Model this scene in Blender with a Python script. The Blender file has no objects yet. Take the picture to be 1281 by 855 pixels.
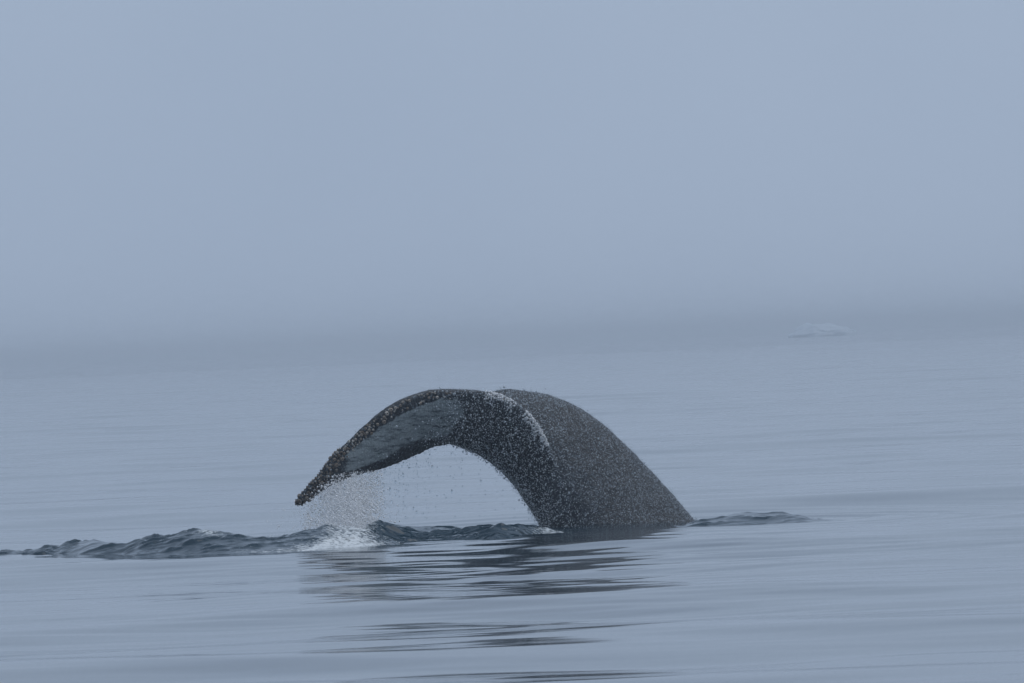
import bpy, bmesh, math, random
import numpy as np
from mathutils import Vector, Matrix, noise

random.seed(7); rng = np.random.default_rng(7)
scene = bpy.context.scene
col = scene.collection

# ------------------------------------------------------------------ camera
W, H = 1281.0, 855.0
LENS, SENSOR = 300.0, 36.0
F_PX = W * LENS / SENSOR                    # focal length in photo pixels
CAM_Z = 1.66
DIST = 75.0                                 # metres to the tail stock
ROLL = math.radians(2.5)                    # the boat leans: horizon climbs to the right
PITCH = math.atan((427.5 - 428.0) / F_PX)
cam_d = bpy.data.cameras.new('camera')
cam_d.lens, cam_d.sensor_width = LENS, SENSOR
cam_d.clip_start, cam_d.clip_end = 0.5, 30000.0
cam = bpy.data.objects.new('camera', cam_d); col.objects.link(cam)
cam_rot = Matrix.Rotation(math.pi/2 - PITCH, 3, 'X') @ Matrix.Rotation(-ROLL, 3, 'Z')
cam.matrix_world = Matrix.Translation((0, 0, CAM_Z)) @ cam_rot.to_4x4()
scene.camera = cam

# ------------------------------------------------------------------ world: fog-bound overcast
SUN_EL, SUN_AZ = math.radians(66), math.radians(100)
world = bpy.data.worlds.new('World'); scene.world = world; world.use_nodes = True
nt = world.node_tree; nt.nodes.clear()
out = nt.nodes.new('ShaderNodeOutputWorld'); bg = nt.nodes.new('ShaderNodeBackground')
sky = nt.nodes.new('ShaderNodeTexSky'); sky.sky_type = 'NISHITA'; sky.sun_disc = False
sky.sun_elevation, sky.sun_rotation = SUN_EL, SUN_AZ
sky.air_density, sky.dust_density = 1.0, 4.0
clear = nt.nodes.new('ShaderNodeMix'); clear.data_type = 'RGBA'; clear.blend_type = 'MULTIPLY'
clear.inputs['Factor'].default_value = 1.0
clear.inputs['B'].default_value = (0.08, 0.08, 0.08, 1)
nt.links.new(sky.outputs['Color'], clear.inputs['A'])
tc = nt.nodes.new('ShaderNodeTexCoord')
nz = nt.nodes.new('ShaderNodeTexNoise'); nz.inputs['Scale'].default_value = 14.0
nz.inputs['Detail'].default_value = 2.0
nt.links.new(tc.outputs['Generated'], nz.inputs['Vector'])
ramp = nt.nodes.new('ShaderNodeValToRGB')          # thinner and thicker drifts in the fog deck
ramp.color_ramp.elements[0].position = 0.25; ramp.color_ramp.elements[0].color = (0.316, 0.398, 0.530, 1)
ramp.color_ramp.elements[1].position = 0.75; ramp.color_ramp.elements[1].color = (0.346, 0.428, 0.560, 1)
nt.links.new(nz.outputs['Fac'], ramp.inputs['Fac'])
deck = nt.nodes.new('ShaderNodeMix'); deck.data_type = 'RGBA'
deck.inputs['Factor'].default_value = 0.90
nt.links.new(clear.outputs['Result'], deck.inputs['A']); nt.links.new(ramp.outputs['Color'], deck.inputs['B'])
nt.links.new(deck.outputs['Result'], bg.inputs['Color']); bg.inputs['Strength'].default_value = 1.0
nt.links.new(bg.outputs['Background'], out.inputs['Surface'])

sun_d = bpy.data.lights.new('sun', 'SUN'); sun_d.energy = 1.0; sun_d.angle = math.radians(55)
sun_d.color = (1.0, 0.985, 0.965)
sun = bpy.data.objects.new('sun', sun_d); col.objects.link(sun)
sd = Vector((math.sin(SUN_AZ)*math.cos(SUN_EL), math.cos(SUN_AZ)*math.cos(SUN_EL), math.sin(SUN_EL)))
sun.rotation_euler = sd.to_track_quat('Z', 'Y').to_euler()

scene.view_settings.view_transform = 'Standard'; scene.view_settings.look = 'None'
scene.view_settings.exposure = 0.17; scene.view_settings.gamma = 1.0
scene.view_settings.use_curve_mapping = False
scene.cycles.use_denoising = True
scene.cycles.max_bounces = 14; scene.cycles.volume_bounces = 12
scene.cycles.transparent_max_bounces = 16

# ------------------------------------------------------------------ helpers
R_np = np.array(cam_rot)
def ray(px, py):
    v = np.array([(px - W/2) / F_PX, (H/2 - py) / F_PX, -1.0])
    return R_np @ v
def at(px, py, Y):
    """world point seen at a photo pixel, at distance Y from the camera"""
    d = ray(px, py); t = Y / d[1]
    return np.array([d[0]*t, Y, CAM_Z + d[2]*t])
def on_sea(px, py, z=0.0):
    d = ray(px, py); t = (z - CAM_Z) / d[2]
    return np.array([d[0]*t, d[1]*t, z])

def tag(o, label=None, cat=None, kind=None, group=None):
    if label: o['label'] = label
    if cat: o['category'] = cat
    if kind: o['kind'] = kind
    if group: o['group'] = group
    return o

def mesh_np(name, verts, faces, mat, parent=None, smooth=True):
    me = bpy.data.meshes.new(name)
    verts = np.asarray(verts, dtype=np.float32); faces = np.asarray(faces, dtype=np.int32)
    n = faces.shape[1]
    me.vertices.add(len(verts)); me.vertices.foreach_set('co', verts.ravel())
    me.loops.add(faces.size); me.loops.foreach_set('vertex_index', faces.ravel())
    me.polygons.add(len(faces))
    me.polygons.foreach_set('loop_start', np.arange(0, faces.size, n, dtype=np.int32))
    me.polygons.foreach_set('loop_total', np.full(len(faces), n, dtype=np.int32))
    me.update(calc_edges=True)
    me.polygons.foreach_set('use_smooth', np.full(len(faces), smooth, dtype=bool))
    if mat: me.materials.append(mat)
    o = bpy.data.objects.new(name, me); col.objects.link(o)
    if parent: o.parent = parent
    return o

def attr(o, name, values):
    a = o.data.attributes.new(name, 'FLOAT', 'POINT')
    a.data.foreach_set('value', np.asarray(values, dtype=np.float32))

def grid_faces(nr, nc):
    i = np.arange(nr*nc).reshape(nr, nc)
    return np.stack([i[:-1, :-1], i[:-1, 1:], i[1:, 1:], i[1:, :-1]], -1).reshape(-1, 4)

def interp(pts, u):
    p = np.array(pts, float)
    return np.interp(u, p[:, 0], p[:, 1])

class Mat:
    def __init__(s, name):
        s.m = bpy.data.materials.new(name); s.m.use_nodes = True
        s.nt = s.m.node_tree; s.b = s.nt.nodes['Principled BSDF']
    def node(s, t, **kw):
        n = s.nt.nodes.new(t)
        for k, v in kw.items():
            if k.startswith('i_'): n.inputs[k[2:]].default_value = v
            else: setattr(n, k, v)
        return n
    def link(s, a, b): s.nt.links.new(a, b)
    def coord(s):
        return s.node('ShaderNodeTexCoord').outputs['Object']
    def noise(s, scale, detail=3, rough=0.5, vec=None):
        n = s.node('ShaderNodeTexNoise'); n.inputs['Scale'].default_value = scale
        n.inputs['Detail'].default_value = detail; n.inputs['Roughness'].default_value = rough
        s.link(vec if vec else s.coord(), n.inputs['Vector'])
        return n.outputs['Fac']
    def ramp(s, fac, stops):
        r = s.node('ShaderNodeValToRGB'); cr = r.color_ramp
        while len(cr.elements) < len(stops): cr.elements.new(0.5)
        for e, (p, c) in zip(cr.elements, stops):
            e.position = p; e.color = (*c, 1) if len(c) == 3 else c
        s.link(fac, r.inputs['Fac']); return r.outputs['Color']
    def mix(s, fac, a, b, blend='MIX'):
        n = s.node('ShaderNodeMix', data_type='RGBA', blend_type=blend)
        for sock, v in (('Factor', fac), ('A', a), ('B', b)):
            if isinstance(v, bpy.types.NodeSocket): s.link(v, n.inputs[sock])
            elif sock == 'Factor': n.inputs[sock].default_value = v
            else: n.inputs[sock].default_value = (*v, 1)
        return n.outputs['Result']
    def math(s, op, a, b=0.0, clamp=False):
        n = s.node('ShaderNodeMath', operation=op, use_clamp=clamp)
        for i, v in enumerate((a, b)):
            if isinstance(v, bpy.types.NodeSocket): s.link(v, n.inputs[i])
            else: n.inputs[i].default_value = v
        return n.outputs[0]
    def bump(s, h, strength, dist):
        n = s.node('ShaderNodeBump'); n.inputs['Strength'].default_value = strength
        n.inputs['Distance'].default_value = dist
        s.link(h, n.inputs['Height']); s.link(n.outputs['Normal'], s.b.inputs['Normal'])
    def attr(s, name):
        n = s.node('ShaderNodeAttribute'); n.attribute_name = name
        return n.outputs['Fac']

# ------------------------------------------------------------------ materials
def make_water():
    m = Mat('sea_water'); b = m.b
    b.inputs['Base Color'].default_value = (0.012, 0.030, 0.045, 1)
    b.inputs['Roughness'].default_value = 0.06
    b.inputs['IOR'].default_value = 1.333
    return m.m
M_WATER = make_water()

def make_churn():
    m = Mat('churned_water'); b = m.b
    foam = m.attr('foam')
    lm = m.node('ShaderNodeMapping'); lm.inputs['Scale'].default_value = (0.45, 0.8, 1.0)
    m.link(m.coord(), lm.inputs['Vector'])
    lace = m.noise(46.0, 4, 0.7, lm.outputs['Vector'])
    f = m.math('MULTIPLY', m.math('SUBTRACT', m.math('ADD', lace, m.math('MULTIPLY', foam, 0.5)), 0.82), 5.0, True)
    f = m.math('MULTIPLY', f, m.math('MINIMUM', m.math('MULTIPLY', foam, 3.0), 1.0))
    m.link(m.mix(f, (0.010, 0.030, 0.046), (0.62, 0.66, 0.68)), b.inputs['Base Color'])
    m.link(m.math('ADD', m.math('MULTIPLY', f, 0.5), 0.07), b.inputs['Roughness'])
    b.inputs['IOR'].default_value = 1.333
    m.bump(m.noise(26.0, 2, 0.5), 0.10, 0.012)
    return m.m
M_CHURN = make_churn()

def make_drop(name, colr, rough, trans):
    m = Mat(name); b = m.b
    b.inputs['Base Color'].default_value = (*colr, 1)
    b.inputs['Roughness'].default_value = rough; b.inputs['IOR'].default_value = 1.333
    b.inputs['Transmission Weight'].default_value = trans
    return m.m
def make_spray(name, c):
    m = Mat(name); nt_ = m.nt
    d_ = m.node('ShaderNodeBsdfDiffuse'); d_.inputs['Color'].default_value = c
    t_ = m.node('ShaderNodeBsdfTranslucent'); t_.inputs['Color'].default_value = c
    g_ = m.node('ShaderNodeBsdfGlossy'); g_.inputs['Roughness'].default_value = 0.2
    a_ = m.node('ShaderNodeMixShader'); a_.inputs[0].default_value = 0.5
    b_ = m.node('ShaderNodeMixShader'); b_.inputs[0].default_value = 0.06
    m.link(d_.outputs[0], a_.inputs[1]); m.link(t_.outputs[0], a_.inputs[2])
    m.link(a_.outputs[0], b_.inputs[1]); m.link(g_.outputs[0], b_.inputs[2])
    m.link(b_.outputs[0], nt_.nodes['Material Output'].inputs['Surface'])
    nt_.nodes.remove(m.b)
    return m.m
M_SPRAY = make_spray('white_spray', (0.95, 0.96, 0.97, 1))
M_MIST = make_spray('grey_mist_drops', (0.62, 0.67, 0.71, 1))
M_DROP = make_drop('clear_drops', (0.85, 0.92, 0.96), 0.02, 0.9)

def make_skin():
    m = Mat('wet_whale_skin'); b = m.b
    base = m.ramp(m.noise(1.6, 4), [(0.3, (0.010, 0.013, 0.017)), (0.75, (0.030, 0.037, 0.044))])
    speck = m.ramp(m.noise(48.0, 2, 0.8), [(0.52, (0, 0, 0)), (0.66, (1, 1, 1))])
    base = m.mix(m.math('MULTIPLY', speck, 0.75), base, (0.20, 0.24, 0.28))
    # pale ventral marking, mottled and scratched, with a broken edge
    p = m.attr('pale')
    edge = m.math('SUBTRACT', m.math('ADD', p, m.math('MULTIPLY', m.noise(8.0, 6, 0.7), 1.3)), 1.05)
    pf = m.math('MULTIPLY', edge, 5.0, True)
    vt = m.node('ShaderNodeMapping'); vt.inputs['Scale'].default_value = (2.0, 2.0, 9.0)
    vt.inputs['Rotation'].default_value = (0, math.radians(28), 0)
    m.link(m.coord(), vt.inputs['Vector'])
    scr = m.ramp(m.noise(4.0, 6, 0.7, vt.outputs['Vector']), [(0.34, (0.06, 0.075, 0.085)), (0.50, (0.38, 0.43, 0.44)), (0.75, (0.52, 0.56, 0.56))])
    scr = m.mix(m.math('MULTIPLY', m.ramp(m.noise(60.0, 2, 0.6), [(0.45, (0, 0, 0)), (0.7, (1, 1, 1))]), 0.35), scr, (0.05, 0.065, 0.075))
    base = m.mix(m.math('MULTIPLY', pf, 0.9), base, scr)
    m.link(base, b.inputs['Base Color'])
    m.link(m.math('ADD', m.math('MULTIPLY', m.noise(9.0, 3), 0.25), 0.22), b.inputs['Roughness'])
    b.inputs['IOR'].default_value = 1.38
    h = m.math('ADD', m.noise(60.0, 3, 0.6), m.math('MULTIPLY', m.noise(7.0, 3), 1.2))
    m.bump(h, 0.55, 0.02)
    return m.m
M_SKIN = make_skin()

def make_barnacle():
    m = Mat('barnacle_shell'); b = m.b
    c = m.ramp(m.attr('tone'), [(0.0, (0.05, 0.04, 0.035)), (0.35, (0.16, 0.12, 0.09)), (0.7, (0.36, 0.31, 0.26)), (1.0, (0.62, 0.60, 0.56))])
    c = m.mix(m.math('MULTIPLY', m.noise(90.0, 3), 0.5), c, (0.08, 0.07, 0.06))
    m.link(c, b.inputs['Base Color']); b.inputs['Roughness'].default_value = 0.6
    m.bump(m.noise(120.0, 3), 0.6, 0.008)
    return m.m
M_BARN = make_barnacle()

def make_ice():
    m = Mat('glacier_ice'); b = m.b
    c = m.ramp(m.noise(1.2, 4), [(0.3, (0.40, 0.49, 0.58)), (0.7, (0.56, 0.63, 0.69))])
    m.link(c, b.inputs['Base Color']); b.inputs['Roughness'].default_value = 0.5
    m.bump(m.noise(1.5, 3), 0.3, 0.08)
    return m.m
M_ICE = make_ice()

# ------------------------------------------------------------------ the sea: one displaced sheet to the horizon
def spaced(centre_lo, centre_hi, step, growth, limit, sign):
    pts, p, s = [], (centre_hi if sign > 0 else centre_lo), step
    while abs(p) < limit:
        s *= growth; p += sign * s; pts.append(p)
    pts[-1] = sign * limit
    return pts
EDGE = 6000.0
xs = list(np.arange(-5.6, 5.6001, 0.07))
xs = spaced(xs[0], xs[-1], 0.07, 1.028, EDGE, -1)[::-1] + xs + spaced(xs[0], xs[-1], 0.07, 1.028, EDGE, 1)
ys, d = [], 26.0
while d < 900.0:
    ys.append(d); d += 0.0012*d if d < 80 else 0.0021*d
tail, s = [], 1.8
while d < EDGE: tail.append(d); s *= 1.10; d += s
tail.append(EDGE)
front, d, s = [], 26.0, 0.05
while d > -EDGE:
    s *= 1.12; d -= s; front.append(d)
front[-1] = -EDGE
ys = np.array(front[::-1] + ys + tail); xs = np.array(xs)
X, Y = np.meshgrid(xs, ys)
stepx = np.gradient(xs)[None, :]; stepy = np.gradient(ys)[:, None]
Z = np.zeros_like(X)
# two families of small waves: a lazy swell and wind-smoothed ripples
def wave_set(n, lo, hi, mean, spread, slope):
    global Z
    for _ in range(n):
        lam = math.exp(rng.uniform(math.log(lo), math.log(hi)))
        th = math.radians(rng.normal(mean, spread)); k = 2*math.pi/lam
        kx, ky = k*math.sin(th), k*math.cos(th)
        a = slope * math.sqrt(2.0/n) / k
        res = np.maximum(stepx*abs(math.sin(th)), stepy*abs(math.cos(th)))
        f = np.clip((lam/np.maximum(res, 1e-4) - 2.5)/3.0, 0, 1)
        Z += a * f * np.sin(kx*X + ky*Y + rng.uniform(0, 6.283))
wave_set(14, 5.0, 16.0, 10, 28, 0.0140)
wave_set(40, 1.5, 5.0, 10, 34, 0.0150)
wave_set(30, 0.60, 1.5, 10, 40, 0.0038)
# the dive has roughened the water just in front of the tail
near_tail = np.exp(-((X - 0.2)/3.4)**2)*np.exp(-((Y - 65.0)/13.0)**2)
Z0 = Z; Z = np.zeros_like(X)
wave_set(34, 0.55, 1.9, 4, 26, 0.0200)
wave_set(36, 0.24, 0.60, 4, 24, 0.0170)
Z = Z0 + Z*near_tail
# ripples radiating from where the tail stock stands
cx, cy = at(745, 664, DIST)[:2]
r = np.hypot(X - cx, (Y - cy))
Z += 0.010*np.exp(-((r - 2.2)/2.2)**2)*np.sin(2*math.pi*r/0.62)*np.clip(r - 0.3, 0, 1)
Z += 0.045*np.exp(-(((X - cx - 0.2)/1.1)**2 + ((Y - cy)/1.0)**2))
sea = mesh_np('sea', np.stack([X, Y, Z], -1).reshape(-1, 3), grid_faces(len(ys), len(xs)), M_WATER)
tag(sea, 'calm grey blue sea with soft ripples fading into fog', 'sea', 'structure')

# ------------------------------------------------------------------ the whale's tail
def loft(rings, cap=True):
    """closed tube through rings of equal point count -> verts, faces"""
    n = len(rings[0]); v = [p for r_ in rings for p in r_]; f = []
    for i in range(len(rings) - 1):
        for j in range(n):
            a, b_ = i*n + j, i*n + (j+1) % n
            f.append((a, b_, b_ + n, a + n))
    c0 = len(v); v.append(np.mean(rings[0], 0)); c1 = len(v); v.append(np.mean(rings[-1], 0))
    m_ = (len(rings) - 1)*n
    for j in range(n):
        f.append((j, c0, (j+1) % n)); f.append((m_ + j, m_ + (j+1) % n, c1))
    return v, f

def resample(ctrl, n):
    """Catmull-Rom through control rows (any width)"""
    c = np.array(ctrl, float); c = np.vstack([2*c[0]-c[1], c, 2*c[-1]-c[-2]])
    o = []
    for t in np.linspace(0, len(ctrl) - 1 - 1e-6, n):
        i = int(t); f = t - i; p0, p1, p2, p3 = c[i:i+4]
        o.append(0.5*((2*p1) + (p2-p0)*f + (2*p0-5*p1+4*p2-p3)*f*f + (3*p1-p0-3*p2+p3)*f**3))
    return np.array(o)

PX = DIST / F_PX                                           # metres per photo pixel at the tail
# tail stock: belly edge, back edge (pixels), lateral half width, lateral offset in metres
stock = [
    (562, 545, 577, 497, 0.06, -0.12),
    (580, 562, 604, 492, 0.16, -0.02),
    (600, 570, 640, 487, 0.24, 0.03),
    (625, 589, 690, 495, 0.29, 0.03),
    (650, 618, 733, 515, 0.34, 0.0),
    (674, 657, 771, 545, 0.40, 0.0),
    (700, 715, 822, 597, 0.48, 0.0),
    (740, 785, 884, 667, 0.58, 0.0),
    (800, 870, 950, 745, 0.66, 0.0),
]
rings = []
for vx, vy, dx, dy, w, off in resample(stock, 50):
    v3, d3 = at(vx, vy, DIST + off), at(dx, dy, DIST + off)
    c3, ax = (v3 + d3)/2, (d3 - v3)/2
    ring = []
    for k in range(36):
        a = 2*math.pi*k/36
        ca, sa = math.cos(a), math.sin(a)
        lat = w*math.copysign(abs(sa)**1.15, sa)*(1.0 - 0.38*ca)   # broad belly side, narrowing to a keel along the back
        ring.append(c3 + ax*ca + np.array([0, lat, 0]))
    rings.append(ring)
stock_v, stock_f = loft(rings)

def blade(ctrl, n=70):
    """fluke lobe: rows of leading-edge pixel, depth, trailing-edge pixel, depth, thickness"""
    rings = []
    for lx, ly, ld, tx, ty, td, th in resample(ctrl, n):
        L, T = at(lx, ly, DIST + ld), at(tx, ty, DIST + td)
        ch = T - L
        rings.append((L, T, ch, th))
    o = []
    for i, (L, T, ch, th) in enumerate(rings):
        a, b_ = rings[max(i-1, 0)], rings[min(i+1, len(rings)-1)]
        span = (b_[0] + b_[1] - a[0] - a[1])
        nrm = np.cross(span, ch); nrm /= max(np.linalg.norm(nrm), 1e-9)
        ring = []
        for k in range(28):
            a_ = 2*math.pi*k/28
            x = 0.5*(1 - math.cos(a_))
            t = (1.9*math.sqrt(max(x, 0))*(1 - x)**0.75 + 0.10*x*(1 - x))*math.copysign(1, math.sin(a_)) if 0 < x < 1 else 0
            ring.append(L + ch*x + nrm*t*th*0.5)
        o.append(ring)
    return loft(o)

near = [   # tip -> root
    (367, 629, -1.30, 375, 634, -1.25, 0.035),
    (382, 611, -1.30, 396, 622, -1.20, 0.05),
    (398, 593, -1.29, 418, 607, -1.14, 0.07),
    (418, 567, -1.27, 446, 596, -1.05, 0.09),
    (440, 547, -1.24, 473, 590, -0.97, 0.11),
    (466, 523, -1.20, 497, 581, -0.86, 0.13),
    (490, 506, -1.14, 520, 571, -0.75, 0.15),
    (512, 496, -1.08, 541, 562, -0.63, 0.17),
    (536, 489, -1.00, 562, 558, -0.50, 0.19),
    (564, 487.5, -0.92, 582, 563, -0.36, 0.20),
    (592, 489, -0.84, 603, 573, -0.24, 0.20),
    (620, 493, -0.77, 622, 587, -0.16, 0.19),
    (645, 505, -0.70, 640, 600, -0.12, 0.18),
    (664, 521, -0.63, 655, 615, -0.10, 0.17),
    (680, 546, -0.54, 668, 630, -0.08, 0.16),
    (694, 575, -0.44, 685, 640, -0.05, 0.15),
]
far = [    # the other lobe droops away behind the stock
    (800, 640, 1.95, 792, 648, 2.00, 0.035),
    (772, 596, 1.95, 758, 632, 2.10, 0.08),
    (738, 552, 1.80, 722, 618, 2.05, 0.12),
    (706, 522, 1.50, 690, 606, 1.80, 0.16),
    (682, 508, 1.15, 664, 596, 1.40, 0.20),
    (668, 506, 0.80, 646, 590, 0.95, 0.23),
    (668, 520, 0.50, 640, 592, 0.50, 0.25),
    (684, 550, 0.32, 650, 606, 0.15, 0.24),
    (694, 575, 0.22, 680, 630, 0.05, 0.20),
]
verts, faces = [], []
for v, f in ((stock_v, stock_f), blade(near), blade(far)):
    o_ = len(verts); verts += [tuple(p) for p in v]; faces += [tuple(i + o_ for i in q) for q in f]
me = bpy.data.meshes.new('raw'); me.from_pydata(verts, [], faces)
bm = bmesh.new(); bm.from_mesh(me)
# consistent outward normals for each closed shell
bmesh.ops.recalc_face_normals(bm, faces=bm.faces[:]); bm.to_mesh(me); bm.free()
raw = bpy.data.objects.new('raw', me); col.objects.link(raw)
rm = raw.modifiers.new('r', 'REMESH'); rm.mode = 'VOXEL'; rm.voxel_size = 0.015
sm = raw.modifiers.new('s', 'SMOOTH'); sm.factor = 0.5; sm.iterations = 5
dg = bpy.context.evaluated_depsgraph_get()
body_me = bpy.data.meshes.new_from_object(raw.evaluated_get(dg))
bpy.data.objects.remove(raw)
body_me.name = 'body'

n = len(body_me.vertices)
co = np.empty(n*3, np.float32); body_me.vertices.foreach_get('co', co); co = co.reshape(-1, 3)
nv = np.empty(n*3, np.float32); body_me.vertices.foreach_get('normal', nv); nv = nv.reshape(-1, 3)
# nicks and dents along the fluke, a lumpy hide
for i in range(n):
    p = Vector(co[i]*6.0); q = Vector(co[i]*26.0)
    co[i] += nv[i]*(0.007*noise.noise(p) + 0.0035*noise.noise(q))
body_me.vertices.foreach_set('co', co.ravel()); body_me.update()
body_me.polygons.foreach_set('use_smooth', np.ones(len(body_me.polygons), dtype=bool))
body_me.materials.clear(); body_me.materials.append(M_SKIN)

whale_base = at(745, 664, DIST); whale_base[2] = 0
whale = bpy.data.objects.new('humpback_whale', None); col.objects.link(whale)
whale.location = whale_base; whale.empty_display_size = 0.3
tag(whale, 'dark humpback whale diving with its barnacled tail fluke arched above the sea', 'whale')
body = bpy.data.objects.new('body', body_me); col.objects.link(body)
body.parent = whale; body.matrix_parent_inverse = Matrix.Translation(-Vector(whale_base))

# the pale marking lies on the ventral face of the near lobe, between a dark rim on both edges
lobe = resample(near, 120)
Lc = np.array([at(r_[0], r_[1], DIST + r_[2]) for r_ in lobe]); Tc = np.array([at(r_[3], r_[4], DIST + r_[5]) for r_ in lobe])
mid = (Lc + Tc)/2
pale = np.zeros(n)
for i0 in range(0, n, 4000):
    c_ = co[i0:i0+4000]
    dd = np.linalg.norm(c_[:, None, :] - mid[None], axis=2); j = dd.argmin(1)
    ch = Tc[j] - Lc[j]; x = ((c_ - Lc[j])*ch).sum(1)/(ch*ch).sum(1)
    s = j/119.0
    fs = np.clip((s - 0.17)/0.06, 0, 1)*np.clip((0.66 - s)/0.16, 0, 1)
    fx = np.clip((x - 0.13)/0.12, 0, 1)*np.clip((0.80 - x)/0.2, 0, 1)
    vent = np.clip((-nv[i0:i0+4000, 1] - 0.0)/0.3, 0, 1)
    pale[i0:i0+4000] = fs*fx*vent
attr(body, 'pale', pale)

# barnacles crowd the leading edge, thick towards the tip
bv, bf, bt = [], [], []
def barnacle(p, nrm, r_, tone):
    nrm = nrm/np.linalg.norm(nrm)
    t1 = np.cross(nrm, [0.3, 0.2, 0.9]); t1 /= np.linalg.norm(t1); t2 = np.cross(nrm, t1)
    o_ = len(bv); k = 7; hgt = r_*random.uniform(0.7, 1.1)
    for (rr, hh) in ((1.0, -0.3), (0.85, 0.5), (0.55, 1.0), (0.30, 0.95), (0.22, 0.45)):
        for q in range(k):
            a = 2*math.pi*q/k + random.uniform(-.15, .15)
            w = r_*rr*random.uniform(0.85, 1.15)
            bv.append(p + t1*w*math.cos(a) + t2*w*math.sin(a) + nrm*hgt*hh)
            bt.append(tone if rr > 0.25 else 0.0)
    for l in range(4):
        for q in range(k):
            a, b_ = o_ + l*k + q, o_ + l*k + (q+1) % k
            bf.append((a, b_, b_ + k)); bf.append((a, b_ + k, a + k))
    for q in range(1, k-1): bf.append((o_ + 4*k, o_ + 4*k + q, o_ + 4*k + q + 1))
cand = []
for i0 in range(0, n, 4000):
    c_ = co[i0:i0+4000]
    dd = np.linalg.norm(c_[:, None, :] - Lc[None], axis=2); j = dd.argmin(1)
    cand.append(np.stack([j/119.0, dd.min(1)], 1))
cand = np.concatenate(cand)
placed = []
for i in rng.permutation(n):
    s, dd = cand[i]
    lim = 0.10 if s < 0.22 else (0.085 if s < 0.66 else 0.03)
    den = 1.0 if s < 0.32 else (0.55 if s < 0.60 else 0.10)
    if s > 0.80 or dd > lim*random.uniform(0.5, 1.2) or nv[i, 1] > 0.5: continue
    if s > 0.22 and (nv[i, 2] > 0.35 or nv[i, 1] > -0.55): continue
    r_ = random.choice([0.008, 0.010, 0.013, 0.016, 0.022]) * (1.0 if s < 0.6 else 0.6)
    if any((co[i][0]-q[0])**2 + (co[i][1]-q[1])**2 + (co[i][2]-q[2])**2 < ((r_+q[3])*0.85)**2 for q in placed): continue
    placed.append((*co[i], r_))
    if random.random() > den: continue
    tone = min(1.0, max(0.02, random.gauss(0.40 if s < 0.22 else 0.76, 0.25)))
    barnacle(co[i].astype(float), nv[i].astype(float), r_, tone)
barn = mesh_np('barnacles', bv, bf, M_BARN, smooth=False)
attr(barn, 'tone', bt)
barn.parent = whale; barn.matrix_parent_inverse = Matrix.Translation(-Vector(whale_base))
tag(barn, 'cream and brown barnacles crusting the leading edge of the fluke', kind='stuff')

# ------------------------------------------------------------------ churned crests beside the tail
def crest(name, base_px, top_px, depth, du, chop, foam_fn, label, back=1.2, seed=0, lean=0.0):
    """a local swell carrying short-crested chop, higher towards its crest line"""
    u0, u1 = base_px[0][0], base_px[-1][0]
    us = np.arange(u0, u1 + du, du); nvv = 150
    v = np.linspace(0, 1, nvv)[None, :]
    base = np.array([on_sea(u, interp(base_px, u)) for u in us])
    top = np.array([at(u, interp(top_px, u), b_[1] + depth) for u, b_ in zip(us, base)])
    hz = np.maximum(top[:, 2], 0.010)[:, None]
    e = np.clip(np.minimum((us - u0)/30.0, (u1 - us)/30.0), 0, 1)[:, None]
    q1, q2 = np.clip(v/0.65, 0, 1), np.clip((v - 0.65)/0.35, 0, 1)
    yy = base[:, 1:2] - 0.15 + (depth + 0.15)*q1 + back*q2
    prof = np.where(v < 0.65, 0.5 - 0.5*np.cos(math.pi*q1), 0.5 + 0.5*np.cos(math.pi*q2))
    xx = base[:, :1]*np.ones_like(v)
    c = np.zeros_like(yy); g = np.random.default_rng(seed)
    N = 90
    for _ in range(N):
        lam = math.exp(g.uniform(math.log(0.05), math.log(0.40)))
        th = g.normal(lean, 0.55); k = 2*math.pi/lam
        c += chop*math.sqrt(2.0/N)/k*np.sin(k*(math.sin(th)*xx + math.cos(th)*yy) + g.uniform(0, 6.283))
    sd_ = c.std(); c = c + 0.30*(c*c/sd_ - sd_)                 # peaked crests, flat troughs
    patch = np.array([[0.75 + 0.75*noise.noise(Vector((x_*1.6 + seed*5, y_*1.1, 0.3))) for x_, y_ in zip(xr, yr)] for xr, yr in zip(xx, yy)])
    zz = (hz + 0.03)*prof - 0.03 + c*e*np.clip(prof*2.2, 0, 1)*np.clip(patch, 0.15, 1.3)
    Fm = np.array([[foam_fn(u, q) for q in v[0]] for u in us])
    o = mesh_np(name, np.stack([xx, yy, zz], -1).reshape(-1, 3), grid_faces(len(us), nvv)[:, ::-1], M_CHURN)
    attr(o, 'foam', Fm.ravel())
    tag(o, label, 'wave')
    return o

def foam_left(u, v):
    a = 0.60*math.exp(-((u - 438)/46.0)**2)*(1.0 if v < 0.75 else 0.5)
    if u > 270: a += 0.55*math.exp(-((v - 0.16)/0.16)**2)*min(1, (u - 270)/50)
    a += 0.55*math.exp(-(((u - 258)/22.0)**2 + ((v - 0.55)/0.10)**2))
    return min(a + 0.30, 1)
crest('churned_wave',
      [(-40, 698), (0, 697), (94, 697), (169, 697.5), (262, 695), (337, 693), (405, 689), (450, 686), (500, 683)],
      [(-40, 697), (0, 695), (37, 689), (75, 682), (109, 677), (150, 682), (169, 676), (210, 671), (243, 663), (270, 665), (300, 670), (337, 675), (367, 667), (406, 659), (440, 662), (470, 668), (500, 678)],
      1.2, 1.3, 0.30, foam_left, 'long choppy wave with white foam running out from under the falling splash', seed=1)
def foam_mid(u, v):
    return 0.34 + 0.4*math.exp(-((u - 455)/22.0)**2) + 0.55*math.exp(-((u - 690)/26.0)**2)*(v < 0.6)
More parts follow.
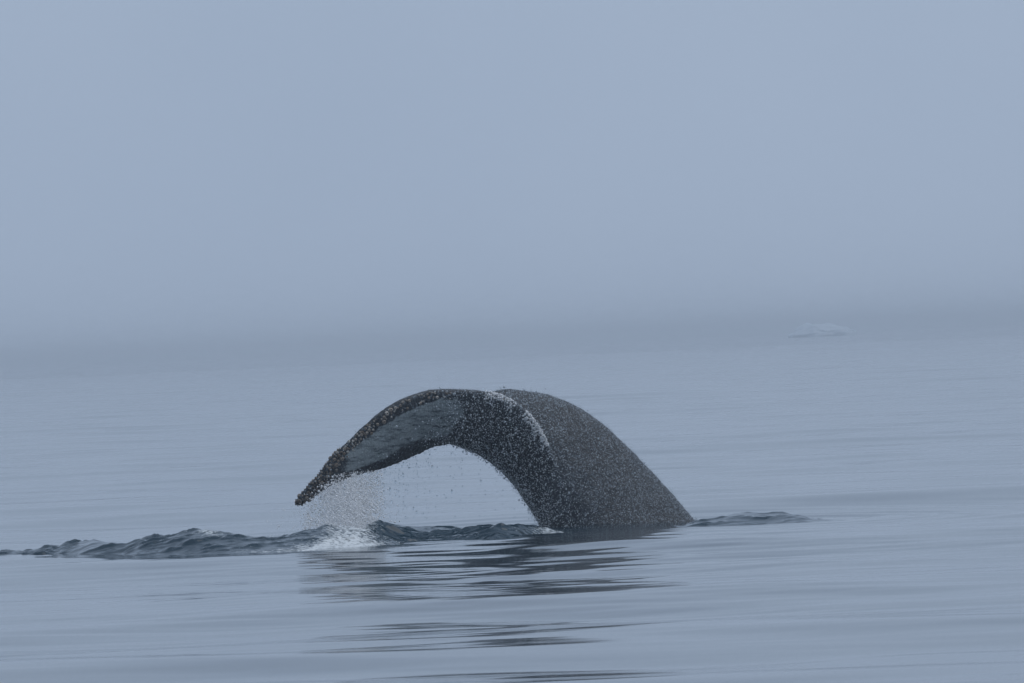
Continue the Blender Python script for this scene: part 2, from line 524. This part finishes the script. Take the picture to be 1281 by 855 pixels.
crest('churned_wave',
      [(448, 685), (471, 682), (525, 678.5), (565, 677), (619, 676), (650, 674), (680, 671), (722, 671)],
      [(448, 664), (460, 656), (474, 652), (498, 657), (538, 659.7), (579, 659.7), (619, 657.5), (650, 656), (680, 660), (722, 668)],
      0.9, 1.1, 0.34, foam_mid, 'dark rough wave crest under the arch of the fluke', back=0.9, seed=2)
crest('churned_wave',
      [(838, 663), (880, 660), (920, 658), (959, 656), (1017, 655), (1060, 654)],
      [(838, 663), (858, 657), (880, 651), (920, 643), (951, 641), (979, 642), (1007, 645), (1025, 650), (1060, 653.5)],
      0.9, 1.3, 0.12, lambda u, v: 0.0, 'low dark swell trailing from the foot of the tail', back=1.6, seed=3)

# ------------------------------------------------------------------ drops
def drops(name, P, Rr, mat, stretch=None):
    bm = bmesh.new(); bmesh.ops.create_icosphere(bm, subdivisions=1, radius=1.0)
    tv = np.array([v.co[:] for v in bm.verts]); tf = np.array([[v.index for v in f.verts] for f in bm.faces]); bm.free()
    P = np.asarray(P); Rr = np.minimum(np.asarray(Rr), 0.0105)
    sc = np.ones((len(P), 3)) if stretch is None else stretch
    sc = sc*rng.uniform(0.75, 1.25, (len(P), 3))
    V = P[:, None, :] + tv[None]*Rr[:, None, None]*sc[:, None, :]
    Fc = tf[None] + (np.arange(len(P))*len(tv))[:, None, None]
    return mesh_np(name, V.reshape(-1, 3), Fc.reshape(-1, 3), mat)

# sheet of water pouring off the tip of the near lobe
P, Rr = [], []
while len(P) < 26000:
    t = rng.beta(1.2, 0.8)
    top_x = rng.uniform(386, 478)
    ytop = interp([(386, 620), (400, 604), (420, 594), (446, 589), (478, 588)], top_x)
    y = ytop + (688 - ytop)*t
    x = top_x + rng.normal(0, 1.5 + 5.0*t) - 8*t*(1 - (top_x - 386)/92)
    dens = 0.15 + 0.85*math.exp(-((top_x - 438)/24.0)**2)
    strand = 0.75 + 0.7*noise.noise(Vector((x*0.10, y*0.035, 3.3)))
    if rng.random() > dens*max(0.2, strand + 0.2*t): continue
    P.append(at(x, y, DIST - 1.05 - 1.0*t + rng.normal(0, 0.2))); Rr.append(0.0033*math.exp(rng.normal(0, 0.45)))
# ragged outer spray
for _ in range(2600):
    t = rng.random(); x = rng.normal(430, 36); y = 600 + 85*t + rng.normal(0, 6)
    if x > 500 or y < 590 + max(0, (430 - x))*0.55: continue
    P.append(at(x, y, DIST - 1.0 - 1.1*t + rng.normal(0, 0.3))); Rr.append(0.0028*math.exp(rng.normal(0, 0.5)))
splash = drops('falling_splash', P, Rr, M_SPRAY)
tag(splash, 'white curtain of spray pouring off the fluke tip into the sea', 'splash', 'stuff')

# boil of foam where the curtain lands
P, Rr = [], []
for _ in range(3800):
    x = rng.normal(425, 38) if rng.random() < 0.6 else rng.uniform(300, 480)
    if x < 300 or x > 500: continue
    h = abs(rng.normal(0, 13))*math.exp(-((x - 432)/40.0)**2) + rng.uniform(0, 4)
    yb = interp([(300, 694), (337, 692), (405, 688), (450, 685), (500, 682)], x)
    P.append(at(x, yb - h, DIST + rng.normal(-2.35, 0.3))); Rr.append(0.0045*math.exp(rng.normal(0, 0.45)))
boil = drops('foam', P, Rr, M_SPRAY)
tag(boil, 'white foam boiling where the spray hits the sea', 'foam', 'stuff')

# water draped on the root of the near lobe
P, Rr = [], []
edge_px = [(627, 497), (640, 503), (653, 511), (666, 523), (674, 536), (681, 549), (689, 562)]
sel = np.where((cand[:, 0] > 0.70) & (cand[:, 0] < 0.965) & (cand[:, 1] < 0.10) & (nv[:, 1] < 0.35))[0]
for i in rng.choice(sel, min(6000, len(sel))):
    s, dd = cand[i]
    cl = noise.noise(Vector((s*26.0, dd*18.0, 1.0)))
    if cl < -0.05 + dd*3.0: continue
    P.append(co[i] + nv[i]*rng.uniform(0.001, 0.006)); Rr.append(0.0075*math.exp(rng.normal(0, 0.4)))
film = drops('draped_foam', P, Rr, M_SPRAY)
tag(film, 'white streak of water clinging to the root of the fluke', 'foam', 'stuff')

# mist of drops hanging round the stock
P, Rr = [], []
sel = np.where((nv[:, 1] < 0.1) & (co[:, 2] > -0.02) & (co[:, 1] < DIST + 0.25))[0]
area_w = np.ones(len(sel))
for i in rng.choice(sel, 17000):
    p = co[i].astype(float) + nv[i]*0.004
    p = p + np.array([rng.normal(0, 0.012), -abs(rng.normal(0, 0.22)), rng.normal(0, 0.012)])
    s = cand[i][0]
    if rng.random() > np.clip((s - 0.50)/0.16 + 0.25*noise.noise(Vector(p*7.0)), 0.06, 1): continue
    if p[2] < 0.0: continue
    P.append(p); Rr.append((0.0033 if p[0] < 0.45 else 0.0025)*math.exp(rng.normal(0, 0.35)))
mist = drops('mist', P, Rr, M_MIST)
tag(mist, 'fine mist of pale drops falling past the dark tail stock', 'mist', 'stuff')

# strings of clear drops off the trailing edge
P, Rr, St = [], [], []
for _ in range(95):
    x = rng.uniform(462, 668) if rng.random() < 0.45 else rng.uniform(462, 545)
    y0 = interp([(446, 591), (473, 591), (511, 575), (538, 563), (557, 558), (592, 567), (619, 586), (650, 618), (670, 650)], x)
    dep = DIST + interp([(446, -0.85), (541, -0.38), (603, -0.08), (670, 0.0)], x)
    for _k in range(rng.integers(2, 9)):
        y = y0 + (650 - y0)*rng.random()**1.6
        P.append(at(x + rng.normal(0, 0.8), y, dep)); Rr.append(0.0042*math.exp(rng.normal(0, 0.35)))
        St.append((0.8, 0.8, rng.uniform(1.0, 2.2)))
drip = drops('dripping_water', P, Rr, M_DROP, np.array(St))
tag(drip, 'clear drops dripping from the trailing edge of the fluke', 'drops', 'stuff')

# ------------------------------------------------------------------ growler far off in the fog
bm = bmesh.new(); bmesh.ops.create_icosphere(bm, subdivisions=5, radius=1.0)
c0 = on_sea(1030, 421); sc_ = c0[1]/F_PX
for v in bm.verts:
    p = v.co.copy()
    h_ = 0.75 + 0.55*noise.noise(Vector((p.x*1.7 + 3, p.y*1.7, 0.5)))
    n_ = noise.fractal(p*1.8, 1.0, 2.0, 3)*0.12
    q = p*(1 + n_)
    z = math.copysign(abs(q.z)**0.7, q.z)*h_
    v.co = Vector((q.x*42*sc_, q.y*30*sc_, z*(20*sc_ if z > 0 else 30*sc_)))
me = bpy.data.meshes.new('iceberg'); bm.to_mesh(me); bm.free(); me.materials.append(M_ICE)
ice = bpy.data.objects.new('iceberg', me); ice.location = c0; col.objects.link(ice)
tag(ice, 'low pale iceberg faint in the distant fog', 'iceberg')

# ------------------------------------------------------------------ haze
hm = bpy.data.materials.new('sea_fog'); hm.use_nodes = True; hn = hm.node_tree
hn.nodes.remove(hn.nodes['Principled BSDF'])
pv = hn.nodes.new('ShaderNodeVolumePrincipled')
pv.inputs['Color'].default_value = (0.98, 0.99, 1.0, 1); pv.inputs['Density'].default_value = 0.0009
pv.inputs['Anisotropy'].default_value = 0.9
hn.links.new(pv.outputs['Volume'], hn.nodes['Material Output'].inputs['Volume'])
E, z0, z1 = EDGE + 50.0, -4.0, 6.0
hv = [(sx*E, sy*E, z) for z in (z0, z1) for sx, sy in ((-1, -1), (1, -1), (1, 1), (-1, 1))]
hf = [(0, 3, 2, 1), (4, 5, 6, 7), (0, 1, 5, 4), (1, 2, 6, 5), (2, 3, 7, 6), (3, 0, 4, 7)]
haze = mesh_np('haze', hv, hf, hm, smooth=False)
tag(haze, 'pale sea fog lying over the water', 'fog', 'stuff')
